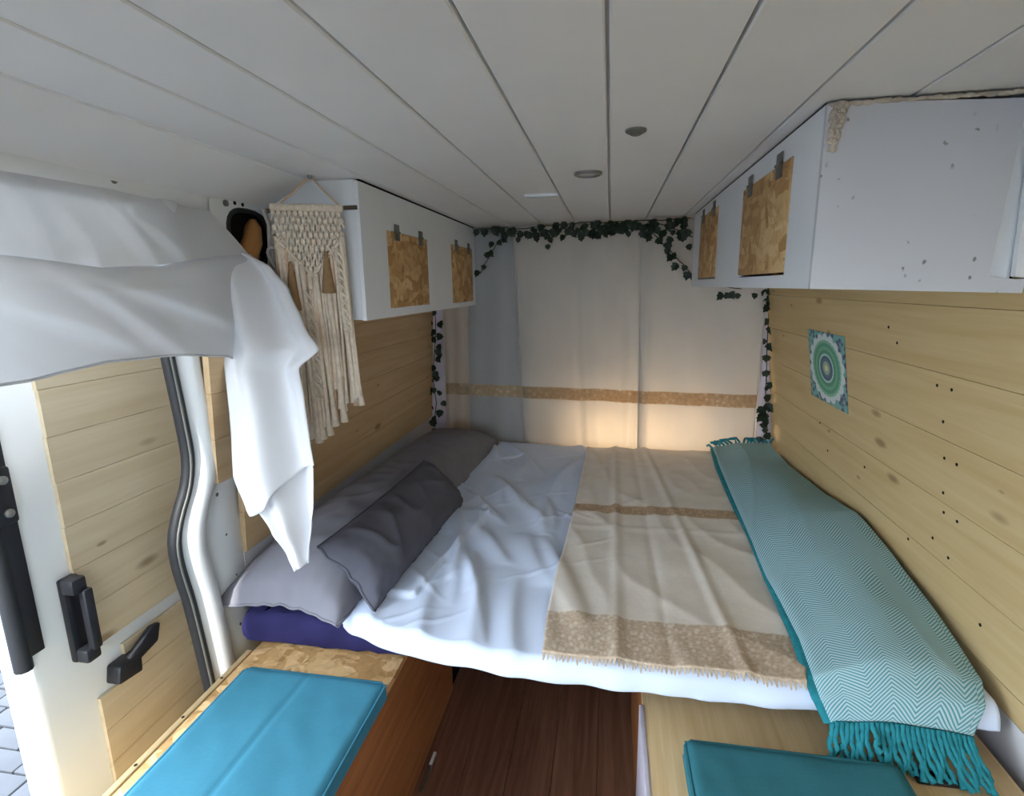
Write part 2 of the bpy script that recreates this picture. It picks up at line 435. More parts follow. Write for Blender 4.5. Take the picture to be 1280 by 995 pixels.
# ------------------------------------------------------------------ left wall with pillar, aperture
wl = box('wall_left', (-1.19, 1.43, 0), (-1.132, 3.38, CEIL), 'wall_white')
struct(wl, 'left van wall clad in knotty pine boards above white strip', 'wall')
la = math.atan(0.057)
for k in range(6):
    z0 = 0.715+0.128*k
    y0 = 1.385 if z0 < 0.96 else 1.285
    me = plank_mesh('plank', 0.127, 3.2-y0, 0.018, 'pine', 0.0014, 'zx')
    # face looks towards +x
    z = z0+0.064
    inst('plank', me, Matrix.Translation((wxl(z), (3.2+y0)/2, z)) @ Matrix.Rotation(la, 4, 'Y') @ Matrix.Rotation(pi, 4, 'Z'), wl)
led = box('trim_4', (wxl(0.6)-0.03, 1.385, 0.44), (wxl(0.6)-0.004, 3.3, 0.713), 'wall_white'); struct(led, 'white strip between the left pine boards and the bed', 'trim')

SE = [(1.72, 1.215), (1.45, 1.222), (1.318, 1.228), (1.221, 1.237), (1.087, 1.247), (1.03, 1.246), (0.96, 1.215), (0.896, 1.165), (0.83, 1.156), (0.76, 1.163), (0.702, 1.176), (0.572, 1.190), (0.462, 1.2), (0.363, 1.208), (0.1, 1.215)]
def sey(z):
    for (za, ya), (zb_, yb) in zip(SE, SE[1:]):
        if za >= z >= zb_: return lerp(ya, yb, (za-z)/(za-zb_))
    return SE[-1][1]
zs = [1.72-1.62*i/60 for i in range(61)]
def smy(z): return (sey(min(1.72, z+0.04))+2*sey(z)+sey(max(0.1, z-0.04)))/4
pil = MB()
prof = [(-1.118, 0.0), (-1.098, 0.012), (-1.078, 0.028), (-1.072, 0.046), (-1.080, 0.066), (-1.100, 0.082)]
pil.grid(lambda u, v: (lambda z, q: (prof[q][0], smy(z)+prof[q][1], z))(1.72-1.62*v, min(5, int(round(u*5)))), 5, 60)
# flat metal plate from the rim to the boards
pil.grid(lambda u, v: (-1.100+0.004*u, lerp(smy(1.72-1.62*v)+0.082, 1.45, u), 1.72-1.62*v), 1, 60)
po = pil.build('trim_5', 'body_white', None, smooth=True); struct(po, 'white metal door pillar with rounded S-curved rim', 'trim'); solid(po, 0.004, -1)
bolt = MB().lathe([(0.006, 0), (0.006, 0.002), (0.003, 0.003)], (0, 0, 0), 'x', 10).mesh('rivet', 'dull_metal')
for (y, z) in ((1.31, 0.93), (1.325, 0.80), (1.345, 0.66), (1.335, 0.50)): inst('rivet', bolt, Matrix.Translation((-1.097, y, z)), po)
so = MB().tube([(-1.112, smy(z)-0.004, z) for z in zs], 0.017, 10).build('trim_6', 'black_rubber', None, smooth=True)
struct(so, 'black rubber seal following the S-curved door opening', 'trim')
MB().tube([(-1.094, smy(z)-0.014, z) for z in zs], 0.0035, 6).build('seal_lip', 'dull_metal', so, smooth=True)
# header over door opening
hd = MB().prism([(-1.13, -0.9, 1.70), (-1.092, -0.9, 1.695), (-1.082, -0.9, 1.752), (-1.10, -0.9, 1.80), (-1.13, -0.9, 1.80)], (0, 2.34, 0)).build('trim_7', 'body_white'); struct(hd, 'white metal header above the sliding door opening', 'trim')
MB().lathe([(0.012, 0), (0.010, 0.004)], (-1.088, 1.115, 1.745), 'x', 14).build('clip_hole', 'dull_metal', hd)
wf = box('trim_8', (-1.13, -1.2, 0), (-1.09, -0.35, 1.80), 'body_white'); struct(wf, 'white front pillar of the sliding door opening', 'trim')
# unseen front wall behind camera, its opening and grey shaped for the fill light
fr = MB().box((-1.13, -1.24, 0), (1.0, -1.2, 1.0)).box((-1.13, -1.24, 1.52), (1.0, -1.2, 1.85)).build('wall_front', 'front_wall_grey'); struct(fr, 'unseen dark grey front wall, opening shaped for the light', 'wall')

# bracket with hole at top of pillar
br = thing('pillar_bracket', 'white metal roof bracket with large black oval hole at pillar top', 'bracket', (-1.1, 1.56, 1.58))
outer = [(1.40, 1.742), (1.46, 1.757), (1.60, 1.762), (1.69, 1.762), (1.725, 1.74), (1.725, 1.60), (1.70, 1.50), (1.42, 1.50)]
hole = []
for k in range(24):
    a_ = 2*pi*k/24; ca, sa = cos(a_), sin(a_)
    hole.append((1.565+0.098*math.copysign(abs(ca)**0.7, ca), 1.655+0.078*math.copysign(abs(sa)**0.7, sa)))
def ray_out(c, d):
    best = 9
    for (a0, a1), (b0, b1) in zip(outer, outer[1:]+outer[:1]):
        ex, ey = b0-a0, b1-a1; den = d[0]*ey-d[1]*ex
        if abs(den) < 1e-9: continue
        t_ = ((a0-c[0])*ey-(a1-c[1])*ex)/den; s_ = ((a0-c[0])*d[1]-(a1-c[1])*d[0])/den
        if t_ > 0 and -1e-6 <= s_ <= 1+1e-6: best = min(best, t_)
    return (c[0]+d[0]*best, c[1]+d[1]*best)
vo = [ray_out((1.565, 1.655), (h[0]-1.565, h[1]-1.655)) for h in hole]
mb = MB(); n = 24
XF = -1.078
mb.add([(XF, y, z) for y, z in vo]+[(XF, y, z) for y, z in hole]+[(XF-0.03, y, z) for y, z in hole], [(k, (k+1) % n, n+(k+1) % n, n+k) for k in range(n)])
MB().add([(XF-0.001, y, z) for y, z in hole]+[(XF-0.034, y, z) for y, z in hole], [(k, (k+1) % n, n+(k+1) % n, n+k) for k in range(n)]).build('hole_lip_shade', 'dark_void', br)  # white lip coloured dark to give the shade inside the hole
mb.build('plate', 'body_white', br)
mb = MB(); mb.tube([(XF, y, z) for y, z in hole]+[(XF, *hole[0])], 0.007, 6, False); mb.build('rim_seal', 'black_rubber', br, smooth=True)
box('cavity_shade', (-1.128, 1.38, 1.50), (-1.11, 1.76, 1.775), 'dark_void', br)  # dark backing added as the shade seen through the hole
for y in (1.51, 1.545): MB().lathe([(0.0055, 0), (0.0055, 0.002)], (XF, y, 1.748), 'x', 10).build('bolt_hole', 'dark_void', br)
MB().lathe([(0.009, 0), (0.009, 0.006), (0.004, 0.009)], (XF, 1.468, 1.742), 'x', 10).build('bolt', 'dull_metal', br)
# carved wooden piece showing in hole
hk = thing('wooden_hook', 'curved orange-brown wooden hook in the bracket hole', 'hook', (-1.085, 1.56, 1.575))
mb = MB(); mb.tube([(-1.096, 1.47, 1.555), (-1.09, 1.51, 1.572), (-1.086, 1.555, 1.60), (-1.086, 1.585, 1.645), (-1.088, 1.60, 1.69), (-1.09, 1.605, 1.712)], [0.016, 0.026, 0.031, 0.030, 0.024, 0.010], 12); mb.build('hook_body', 'carved_wood', hk, smooth=True)
MB().lathe([(0.006, 0), (0.006, 0.003)], (-1.062, 1.575, 1.60), 'x', 10).build('hook_screw', 'dull_metal', hk)

# ropes tied beside bracket
rp = thing('tied_rope', 'pale cord knotted on the bracket edge beside the macrame', 'rope', (-1.06, 1.7, 1.5))
for q, (dy, dz) in enumerate(((0, 0), (0.014, 0.004))):
    MB().tube([(-1.06, 1.615+dy, 1.745), (-1.055, 1.630+dy, 1.70), (-1.055, 1.625+dy, 1.65), (-1.05, 1.610+dy, 1.60), (-1.045, 1.595+dy, 1.56), (-1.04, 1.585+dy*2, 1.52)], 0.005, 6).build('cord', 'rope', rp, smooth=True)
lp = [(-1.043+0.006*sin(a_*2), 1.625+0.026*cos(a_), 1.60+0.03*sin(a_)) for a_ in [2*pi*k/14 for k in range(15)]]
MB().tube(lp, 0.006, 6, False).build('loop', 'rope', rp, smooth=True)
MB().tube([(-1.04, 1.640, 1.585), (-1.036, 1.655, 1.55), (-1.03, 1.660, 1.50), (-1.03, 1.665, 1.46)], [0.008, 0.010, 0.008, 0.006], 7).build('knot', 'rope', rp, smooth=True)

# ------------------------------------------------------------------ sliding door
dr = MB().box((-1.30, 0.838, -0.05), (-1.206, 2.05, 1.75)).build('door_1', 'body_white', None, bevel=0.012); struct(dr, 'open white sliding door lined with pine boards', 'door')
k = 0
def dplank(y0, y1, z0, z1):
    me = plank_mesh('plank', z1-z0-0.0006, y1-y0, 0.010, 'pine_door', 0.0012, 'zx')
    inst('plank', me, Matrix.Translation((-1.195, (y0+y1)/2, (z0+z1)/2)) @ Matrix.Rotation(pi, 4, 'Z'), dr)
z = 0.668
for k in range(9):
    z1 = z+0.105; dplank(0.952+0.002*(k % 2), 2.0, z, z1); z = z1
z = 0.628
for k in range(5):
    z0 = z-0.092; dplank(1.04 if k == 0 else 0.958, 2.0, z0, z); z = z0
gk = MB().tube([(-1.214, 0.828, 1.72), (-1.214, 0.828, 0.715)], 0.017, 10).build('gasket', 'black_rubber', dr, smooth='auto')
box('gasket_fin', (-1.212, 0.822, 0.74), (-1.200, 0.868, 1.70), 'black_plastic', dr, 0.003)
lb = box('latch_block', (-1.224, 0.808, 1.04), (-1.192, 0.868, 1.16), 'black_plastic', dr, 0.006)
for zz in (1.065, 1.135): MB().lathe([(0.009, 0), (0.009, 0.005), (0.005, 0.008)], (-1.192, 0.848, zz), 'x', 12).build('bolt', 'steel', lb, smooth='auto')
# grab handle (upper)
gh = thing('grab', '', '', (0, 0, 0)); bpy.data.objects.remove(gh)
g = MB().box((-1.206, 0.918, 0.665), (-1.188, 0.958, 0.872)).build('grab_handle', 'black_plastic', dr, bevel=0.005)
MB().box((-1.195, 0.916, 0.838), (-1.160, 0.952, 0.874)).build('handle_mount', 'black_plastic', g, bevel=0.006)
MB().box((-1.195, 0.920, 0.664), (-1.160, 0.956, 0.698)).build('handle_mount', 'black_plastic', g, bevel=0.006)
MB().box((-1.172, 0.934, 0.69), (-1.153, 0.957, 0.842)).build('handle_bar', 'black_plastic', g, bevel=0.005)
# door lever (lower)
lv = MB().prism([(-1.206, 0.985, 0.555), (-1.206, 1.055, 0.545), (-1.206, 1.06, 0.60), (-1.206, 0.995, 0.600)], (0.042, 0, 0)).build('door_lever', 'black_plastic', dr, bevel=0.006)
MB().prism([(-1.184, 1.01, 0.568), (-1.184, 1.115, 0.59), (-1.184, 1.13, 0.635), (-1.184, 1.105, 0.64), (-1.184, 1.02, 0.598)], (0.018, 0, 0)).build('lever_arm', 'black_plastic', lv, bevel=0.005)

# ------------------------------------------------------------------ outside ground
gd = box('ground', (-14, -14, -0.56), (10, 14, -0.475), 'paving_base'); struct(gd, 'pale grey block paving outside the sliding door', 'ground')
pm = MB().box((-0.098, -0.048, -0.03), (0.098, 0.048, 0)).mesh('paving_block', 'paving', bevel=0.006)
cnt = 0
for i in range(-1, 26):
    for j in range(0, 40):
        x = -1.75-0.205*i*0.75; y = 0.55+0.102*j
        x = -1.7-0.204*i+(0.102 if j % 2 else 0)
        if -4.6 < x < -1.75 and 0.9 < y < 3.9 and abs((y-0.15)-(-x*0.64)) < 0.55 and cnt < 300:
            inst('paving_block', pm, Matrix.Translation((x, y, -0.452+rnd.uniform(-.002, .002))) @ Matrix.Rotation(rnd.uniform(-.01, .01), 4, 'Z'), gd); cnt += 1

# ------------------------------------------------------------------ floor
fl = box('floor', (-1.08, -1.2, -0.06), (0.95, 3.4, -0.016), 'dark_void'); struct(fl, 'dark red-brown laminate board floor in the aisle', 'floor')
fm = plank_mesh('plank', 0.138, 4.4, 0.015, 'laminate', 0.0015, 'xz')
for k in range(5):
    inst('plank', fm, Matrix.Translation((-0.495+0.139*k, 1.0, 0)) @ Matrix.Rotation(pi, 4, 'Y'), fl)

# ------------------------------------------------------------------ benches
bl = thing('storage_bench', 'storage bench with flake board top and brown plywood side under bright turquoise cushion', 'bench', (-0.78, 0.8, 0))
box('bench_top', (-1.005, -0.2, 0.45), (-0.556, 1.46, 0.47), 'osb_pale', bl, 0.002)
box('side_panel', (-0.574, -0.2, 0.0), (-0.558, 1.75, 0.449), 'brown_ply', bl)
box('outer_panel', (-1.0, -0.2, 0.0), (-0.985, 1.46, 0.449), 'ply', bl)
box('top_edging', (-1.022, -0.2, 0.44), (-1.006, 1.26, 0.474), 'ply', bl, 0.002)
for y in (0.86, 1.0, 1.14): MB().lathe([(0.004, 0.474), (0.003, 0.4752)], (-1.014, y, 0), seg=8).build('screw', 'dark_void', bl)
b2 = thing('storage_bench', 'storage bench with plain plywood top under dark teal cushion', 'bench', (0.5, 0.8, 0))
box('bench_top', (0.102, -0.2, 0.452), (0.858, 1.5, 0.47), 'ply', b2, 0.002)
box('side_panel', (0.106, -0.2, 0.0), (0.122, 1.75, 0.451), 'brown_ply', b2)
box('edge_strip', (0.094, -0.2, 0.0), (0.105, 1.22, 0.472), 'white_vinyl', b2, 0.001)
box('latch', (0.655, 1.085, 0.4702), (0.735, 1.115, 0.482), 'black_plastic', b2, 0.003)

def cushion(name, label, x0, x1, y0, y1, z0, h, mat, seam):
    t = thing(name, label, 'cushion', ((x0+x1)/2, (y0+y1)/2, z0))
    def f(u, v):
        x = lerp(x0, x1, u); y = lerp(y0, y1, v)
        du = min(u, 1-u)*(x1-x0); dv = min(v, 1-v)*(y1-y0); d = min(du, dv)
        z = z0+h-0.012*max(0, 1-d/0.02)**2
        z += 0.003*nz(x*7, y*7)+0.002*nz(x*20, y*20)
        if seam is not None:
            z -= 0.0035*math.exp(-((x-seam-0.03*(y-1))/0.006)**2)
            z += 0.004*math.exp(-((x-seam)/0.1)**2)
        return (x, y, z)
    mb = MB().grid(f, 60, 80)
    mb.build('cover_top', mat, t, smooth=True)
    c = 0.014
    path = [(x0+c, y0), (x1-c, y0), (x1, y0+c), (x1, y1-c), (x1-c, y1), (x0+c, y1), (x0, y1-c), (x0, y0+c)]
    # side wall of the cover
    s = MB(); n = len(path)
    lv = [(0.0, -0.004), (0.25, 0.002), (0.6, 0.003), (1.0, 0.0)]
    cx, cy = (x0+x1)/2, (y0+y1)/2
    for (q, off) in lv:
        for (px, py) in path:
            s.v.append((px+math.copysign(off, px-cx), py+math.copysign(off, py-cy), z0+0.0005+q*(h-0.013)))
    for i in range(len(lv)-1):
        for k in range(n): s.f.append((i*n+k, i*n+(k+1) % n, (i+1)*n+(k+1) % n, (i+1)*n+k))
    s.f.append(tuple(range(n)))
    s.build('cover_side', mat, t, smooth='auto')
    pp = MB().tube([(px, py, z0+h-0.011) for px, py in path+[path[0]]], 0.0045, 6, False); pp.build('piping', mat, t, smooth=True)
    return t
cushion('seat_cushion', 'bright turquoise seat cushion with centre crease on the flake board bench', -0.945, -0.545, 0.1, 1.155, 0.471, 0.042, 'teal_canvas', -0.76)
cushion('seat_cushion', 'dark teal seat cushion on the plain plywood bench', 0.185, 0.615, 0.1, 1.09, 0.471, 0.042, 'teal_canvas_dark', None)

t = thing('trim_rod', 'short aluminium strip lying on dark floor by the bench', 'strip', (-0.53, 1.4, 0))
box('strip_body', (-0.538, 1.31, 0.001), (-0.526, 1.45, 0.010), 'steel', t, 0.002)
box('strip_end', (-0.537, 1.40, 0.010), (-0.527, 1.449, 0.014), 'cabinet_white', t, 0.001)

# ------------------------------------------------------------------ overhead cabinets
def cabinet_door(parent, xf, sgn, y0, y1, z0, z1):
    # sgn: direction the door faces along x
    me = MB().box((xf if sgn > 0 else xf-0.008, y0, z0), (xf+0.008 if sgn > 0 else xf, y1, z1))
    d = me.build('door', 'osb', parent, bevel=0.0015)
    for fy in (0.2, 0.8):
        y = lerp(y0, y1, fy); x = xf+sgn*0.009
        h = MB().box((min(x, x+sgn*0.003), y-0.022, z1-0.03), (max(x, x+sgn*0.003), y+0.022, z1+0.026))
        hg = h.build('hinge', 'dull_metal', d)
        MB().tube([(x+sgn*0.003, y-0.022, z1), (x+sgn*0.003, y+0.022, z1)], 0.0045, 8).build('hinge_pin', 'dull_metal', hg, smooth='auto')
    return d
XL, XR = -0.765, 0.39
cl = thing('overhead_cabinet', 'white overhead cabinet with two flake board flaps behind the macrame', 'cabinet', (-0.92, 2.45, 1.40))
# front panel with two cut-outs made of strips
def front_panel(parent, x0, x1, y0, y1, z0, z1, cuts, mat, sgn):
    mb = MB(); ys = y0
    for (a_, b_, c_, d_) in cuts:
        mb.box((x0, ys, z0), (x1, a_, z1)); mb.box((x0, a_, z0), (x1, b_, c_)); mb.box((x0, a_, d_), (x1, b_, z1)); ys = b_
    mb.box((x0, ys, z0), (x1, y1, z1))
    return mb.build('front_panel', mat, parent)
cutsL = [(1.868, 2.302, 1.428, 1.698), (2.662, 3.08, 1.422, 1.706)]
front_panel(cl, XL-0.014, XL, 1.664, 3.145, 1.40, 1.822, cutsL, 'cabinet_white', 1)
MB().prism([(-1.075, 1.664, 1.402), (XL-0.0145, 1.664, 1.402), (XL-0.0145, 1.664, 1.826), (-0.93, 1.664, 1.826), (-1.075, 1.664, 1.752)], (0, 0.012, 0)).build('end_panel', 'cabinet_white', cl)
box('bottom_panel', (-1.05, 1.68, 1.401), (XL-0.0145, 3.16, 1.413), 'cabinet_white', cl)
box('top_rail', (XL-0.012, 1.68, 1.8225), (XL-0.002, 3.15, 1.829), 'dark_void', cl)
for c in cutsL: cabinet_door(cl, XL-0.007, 1, c[0]+0.003, c[1]-0.003, c[2]+0.002, c[3]-0.001)
crr = thing('overhead_cabinet', 'white overhead cabinet with scuffed end panel above the mandala print', 'cabinet', (0.6, 2.0, 1.487))
cutsR = [(1.378, 1.85, 1.517, 1.773), (2.242, 2.662, 1.518, 1.785)]
front_panel(crr, XR, XR+0.014, 1.2105, 2.86, 1.487, 1.824, cutsR, 'cabinet_white', -1)
# end panel with slanted missing slice on the wall side
ye = 1.198
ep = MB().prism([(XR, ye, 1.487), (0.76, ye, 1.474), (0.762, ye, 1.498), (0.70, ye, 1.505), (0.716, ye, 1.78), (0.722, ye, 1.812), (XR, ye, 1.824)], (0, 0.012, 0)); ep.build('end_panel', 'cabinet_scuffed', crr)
MB().prism([(0.743, ye, 1.505), (0.776, ye, 1.50), (0.758, ye, 1.80), (0.742, ye, 1.80), (0.737, ye, 1.70)], (0, 0.012, 0)).build('end_strip', 'cabinet_white', crr)
box('end_backing', (0.60, 1.218, 1.49), (0.747, 1.228, 1.80), 'cabinet_white', crr)
box('end_gap_shade', (0.725, 1.24, 1.49), (0.765, 1.25, 1.80), 'dark_void', crr)  # dark sheet standing in for the shade in the slit
box('bottom_panel', (XR+0.0145, 1.211, 1.488), (0.77, 2.86, 1.50), 'cabinet_white', crr)
box('top_rail', (XR+0.002, 1.215, 1.8245), (XR+0.012, 2.85, 1.829), 'dark_void', crr)
box('far_end', (XR+0.015, 2.848, 1.501), (0.755, 2.86, 1.815), 'cabinet_white', crr)
for c in cutsR: cabinet_door(crr, XR+0.007, -1, c[0]+0.003, c[1]-0.003, c[2]+0.006, c[3]-0.001)
# foam sealant
mb = MB()
for i in range(110):
    a_ = rnd.random()**1.2; c = (0.398+0.026*rnd.random()*(1-a_*0.6), 1.196, 1.822-0.08*a_)
    q = rnd.uniform(0.35, 0.75)
    mb.lathe([(0.001, -0.008*q), (0.007*q, -0.005*q), (0.008*q, 0), (0.007*q, 0.005*q), (0.001, 0.008*q)], c, rnd.choice('xyz'), 7)
for i in range(40):
    x = 0.40+i*0.0083; q = 0.6+0.5*rnd.random(); mb.lathe([(0.001, -0.010), (0.004*q, -0.006), (0.005*q, 0), (0.004*q, 0.006), (0.001, 0.010)], (x, 1.199, 1.8215+0.002*rnd.random()), 'x', 7)
o = mb.build('sealant', 'foam', crr, smooth=True); o['kind'] = 'stuff'; o['label'] = 'crusty beige filler along top edge'

# mandala print
y0, y1, zz0, zz1 = 2.055, 2.41, 1.05, 1.315
def mf(u, v):
    z = lerp(zz0, zz1, v); return (wxr(z)-0.003, lerp(y1+0.0, y0, u)-0.03*(1-v), z)
mo = MB().grid(mf, 2, 2, lambda u, v: (u-0.5, v-0.5)).build('mandala_print', 'mandala'); solid(mo, 0.002, 0)
tag(mo, 'square teal and white mandala print stuck on pine wall', 'print')

# ------------------------------------------------------------------ bed
bt = thing('bed_base', 'dark timber bed base spanning the aisle between the benches', 'bed base', (-0.2, 2.1, 0.4))
mb = box('cross_board', (-0.555, 1.46, 0.41), (0.093, 1.50, 0.449), 'brown_ply', bt)
for k in range(9): box('slat', (-0.555, 1.40+0.18*k, 0.45), (0.093, 1.49+0.18*k, 0.468), 'brown_ply', bt)
def smoothstep(a_, b_, x):
    t_ = max(0.0, min(1.0, (x-a_)/(b_-a_))); return t_*t_*(3-2*t_)
# mattress with navy fitted sheet
def matt(u, v):
    x = lerp(-1.05, 0.845, u); y = lerp(1.16, 3.08, v)
    return x, y
mt = thing('mattress', 'bed mattress in a crumpled navy fitted sheet under the white duvet', 'mattress', (-0.1, 2.1, 0.47))
mb = MB()
for (q, z, off) in ((0, 0.4715, 0.02), (1, 0.482, 0.0), (2, 0.52, -0.006), (3, 0.56, 0.0), (4, 0.575, 0.015), (5, 0.578, 0.05)):
    pass
ring = []
N = 90
def per(s):
    X0, X1, Y0, Y1 = -1.05, 0.845, 1.292, 2.93
    L = [X1-X0, Y1-Y0, X1-X0, Y1-Y0]; d = s*sum(L)
    if d < L[0]: return (X0+d, Y0)
    d -= L[0]
    if d < L[1]: return (X1, Y0+d)
    d -= L[1]
    if d < L[2]: return (X1-d, Y1)
    return (X0, Y1-(d-L[2]))
lev = [(0.4715, 0.03), (0.478, 0.006), (0.50, 0.0), (0.53, -0.003), (0.56, 0.0), (0.572, 0.012), (0.577, 0.05), (0.578, 0.4)]
N = 220
for (z, off) in lev:
    for k in range(N):
        x, y = per(k/N); w = 0.016*nz(x*26, y*22, z*14)
        sx = (1 if x < -0.1 else -1); sy = (1 if y < 2.1 else -1)
        x2 = x+sx*(off+w) if abs(x+0.1025) > 0.9 or off > 0.2 else x
        y2 = y+sy*(off+w) if (y < 1.32 or y > 2.90 or off > 0.2) else y
        mb.v.append((x2, y2, z))
for i in range(len(lev)-1):
    for k in range(N): mb.f.append((i*N+k, i*N+(k+1) % N, (i+1)*N+(k+1) % N, (i+1)*N+k))
mb.f.append(tuple((len(lev)-1)*N+k for k in range(N)))
mb.build('fitted_sheet', 'navy', mt, smooth='auto')

# duvet height field
def ridge(x, y, s=1.0): return 1-abs(nz(x, y, 4.2*s))*2
FR = random.Random(21); FOLDS = []
for k in range(34):                      # long soft folds running towards the near edge
    xa = FR.uniform(-0.78, 0.0); ya = FR.uniform(1.15, 2.7); L_ = FR.uniform(0.25, 0.75); sl = FR.uniform(-0.55, 0.05)
    FOLDS.append((xa, ya, sl, L_, FR.uniform(0.018, 0.045), FR.uniform(0.006, 0.017), FR.uniform(-0.25, 0.25)))
for k in range(26):                      # short crossing creases
    xa = FR.uniform(-0.75, 0.0); ya = FR.uniform(1.15, 2.8); L_ = FR.uniform(0.08, 0.22); sl = FR.choice((-1.3, 1.1, 1.8))*FR.uniform(0.7, 1.2)
    FOLDS.append((xa, ya, sl, L_, FR.uniform(0.010, 0.020), FR.uniform(0.004, 0.008), FR.uniform(-0.5, 0.5)))
for xa, hh in ((-0.62, .012), (-0.47, .012), (-0.33, .014), (-0.22, .012), (-0.12, .008), (0.05, .006), (0.2, .006)):
    FOLDS.append((xa+0.03, 1.1, -0.35, 0.5, 0.035, hh, 0.2))
def duvet_z(x, y):
    z = 0.600+0.008*nz(x*2.6, y*2.2)+0.003*nz(x*9, y*7)
    for xa, ya, sl, L_, w, h, cv in FOLDS:
        t_ = (y-ya)/L_
        if 0 < t_ < 1:
            xc = xa+sl*(y-ya)+cv*L_*t_*t_
            d = (x-xc)/w
            if -3 < d < 2:
                e_ = sin(pi*t_)**0.7
                z += h*e_*(math.exp(-d*d*3) if d > 0 else math.exp(-d*d*0.8))
    e = -0.545-0.10*(1-smoothstep(1.3, 2.2, y))+0.012*nz(y*6, 1)
    if 1.38 < y < 2.05+0.05*nz(x*3, 7):
        z += 0.014*smoothstep(e+0.10, e+0.088, x)*smoothstep(1.38, 1.40, y)
    return z
DXL = [(1.10, -0.80), (1.34, -0.80), (1.6, -0.81), (2.0, -0.82), (3.08, -0.86)]
HEM = [(-0.86, 1.40), (-0.80, 1.345), (-0.69, 1.265), (-0.53, 1.214), (-0.39, 1.192), (-0.22, 1.17), (0.09, 1.166), (0.85, 1.172)]
def duvet(u, v):
    xu = lerp(-0.80, 0.845, u)
    yh = pl(HEM, xu)[0]
    wob = 0.006*nz(xu*9, 8)
    if v < 0.1:
        k = v/0.1; a_ = k*pi/2
        zt = duvet_z(xu, yh+0.034)
        zb_ = 0.549+0.006*nz(xu*5, 3)
        return (xu, yh+wob+0.034*(1-cos(a_))-0.006*(1-k)*nz(xu*14, k*2), lerp(zb_, zt, sin(a_)**0.9))
    k = (v-0.1)/0.9
    y = lerp(yh+wob*(1-k)+0.034, min(3.07, cury(xu)-0.08), k)
    xl = pl(DXL, y)[0]
    x = xu+(1-u)*(xl+0.80)
    z = duvet_z(x, y)
    z -= 0.02*max(0, 1-(x-xl)/0.03)**2
    return (x, y, z)
dv = MB().grid(duvet, 210, 250).build('duvet', 'white_cotton', None, smooth=True)
tag(dv, 'crumpled white cotton duvet spread over the bed', 'duvet'); solid(dv, 0.012, -1)

# beige shawl on the bed
SL = [(1.165, -0.145, 0.452), (1.37, -0.152, 0.505), (2.15, -0.125, 0.56), (3.05, -0.105, 0.60)]
def shawl_z(x, y):
    z = duvet_z(x, y)*0.5+0.604*0.5+0.014
    for (xa, xb, s) in ((0.035, 0.045, 1), (0.165, 0.14, -0.7), (0.33, 0.20, 1.2)):
        xc = lerp(xa, xb, (y-1.2)/1.8)
        d = abs(x-xc); z += s*0.012*max(0, 1-d/0.028)**1.5*(0.6+0.4*nz(y*2.5, xa*9))
    z += 0.006*max(0, ridge(x*5+y*2.5, y*2-x*2+3))**2
    z += 0.003*max(0, 1-abs(y-1.93)/0.03)
    return z
def shawl(u, v):
    y = lerp(1.185, 2.965, v); a_, b_ = pl(SL, y)
    x = lerp(a_, b_, u)
    y2 = y-0.012*u*(1-v)
    return (x, y2, shawl_z(x, y2))
sh = MB().grid(shawl, 100, 200, lambda u, v: (u*0.65, v*1.88))
sw = sh.build('shawl', 'shawl', None, smooth=True); solid(sw, 0.003, 1)
tag(sw, 'cream shawl with tan lace borders laid over the white duvet', 'shawl')
# lace hem teeth along the near edge
tm = MB(); nt = 60
for k in range(nt):
    u0, u1 = k/nt, (k+1)/nt; um = (u0+u1)/2
    p0 = Vector(shawl(u0, 0)); p1 = Vector(shawl(u1, 0)); pm_ = Vector(shawl(um, 0))
    ln = 0.010+0.012*rnd.random()
    a_ = pm_+Vector((0.003*rnd.uniform(-1, 1), -ln, -0.005-0.004*rnd.random()))
    tm.prism([p0+Vector((0, 0.003, 0.001)), a_+Vector((-0.0012, 0, 0)), a_+Vector((0.0012, 0, 0)), p1+Vector((0, 0.003, 0.001))], (0, 0, 0.002))
o = tm.build('lace_hem', 'lace_thread', sw); o['kind'] = 'stuff'

# teal herringbone throw
TL = [(0.0, 0.556, 2.965, 0.640), (0.12, 0.535, 2.70, 0.640), (0.35, 0.505, 2.1, 0.640), (0.6, 0.478, 1.60, 0.640), (0.80, 0.476, 1.31, 0.640), (0.90, 0.468, 1.185, 0.628), (0.95, 0.480, 1.160, 0.592), (1.0, 0.500, 1.145, 0.550)]
TR = [(0.0, 0.845, 2.965, 0.675), (0.12, 0.845, 2.66, 0.662), (0.3, 0.846, 2.178, 0.69), (0.45, 0.84, 1.913, 0.733), (0.6, 0.843, 1.66, 0.71), (0.75, 0.843, 1.44, 0.67), (0.86, 0.843, 1.31, 0.645), (0.93, 0.836, 1.225, 0.630), (0.965, 0.816, 1.172, 0.605), (1.0, 0.785, 1.145, 0.550)]
def throw(u, v):
    a_ = Vector(pl(TL, v)); b_ = Vector(pl(TR, v)); p = a_.lerp(b_, u)
    hump = 0.035*sin(pi*u)*(0.3+0.7*smoothstep(0.0, 0.4, v)*smoothstep(1.02, 0.85, v))
    edge = -0.010*max(0, 1-u/0.05)**2
    p.z += hump+edge+0.006*nz(u*3, v*6, 1)+0.008*max(0, ridge(u*2.2+v*2, v*3, 2))**3*(1-0.5*v)
    if u > 0.95: p.x -= 0.004
    return p
TLEN = 2.15
to = thing('herringbone_throw', 'turquoise and white herringbone throw with long fringe along the right pine wall', 'throw', (0.68, 2.0, 0.61))
tw = MB().grid(throw, 70, 220, lambda u, v: (u*0.36, v*TLEN)).build('cloth', 'herringbone', to, smooth=True); solid(tw, 0.008, 1)
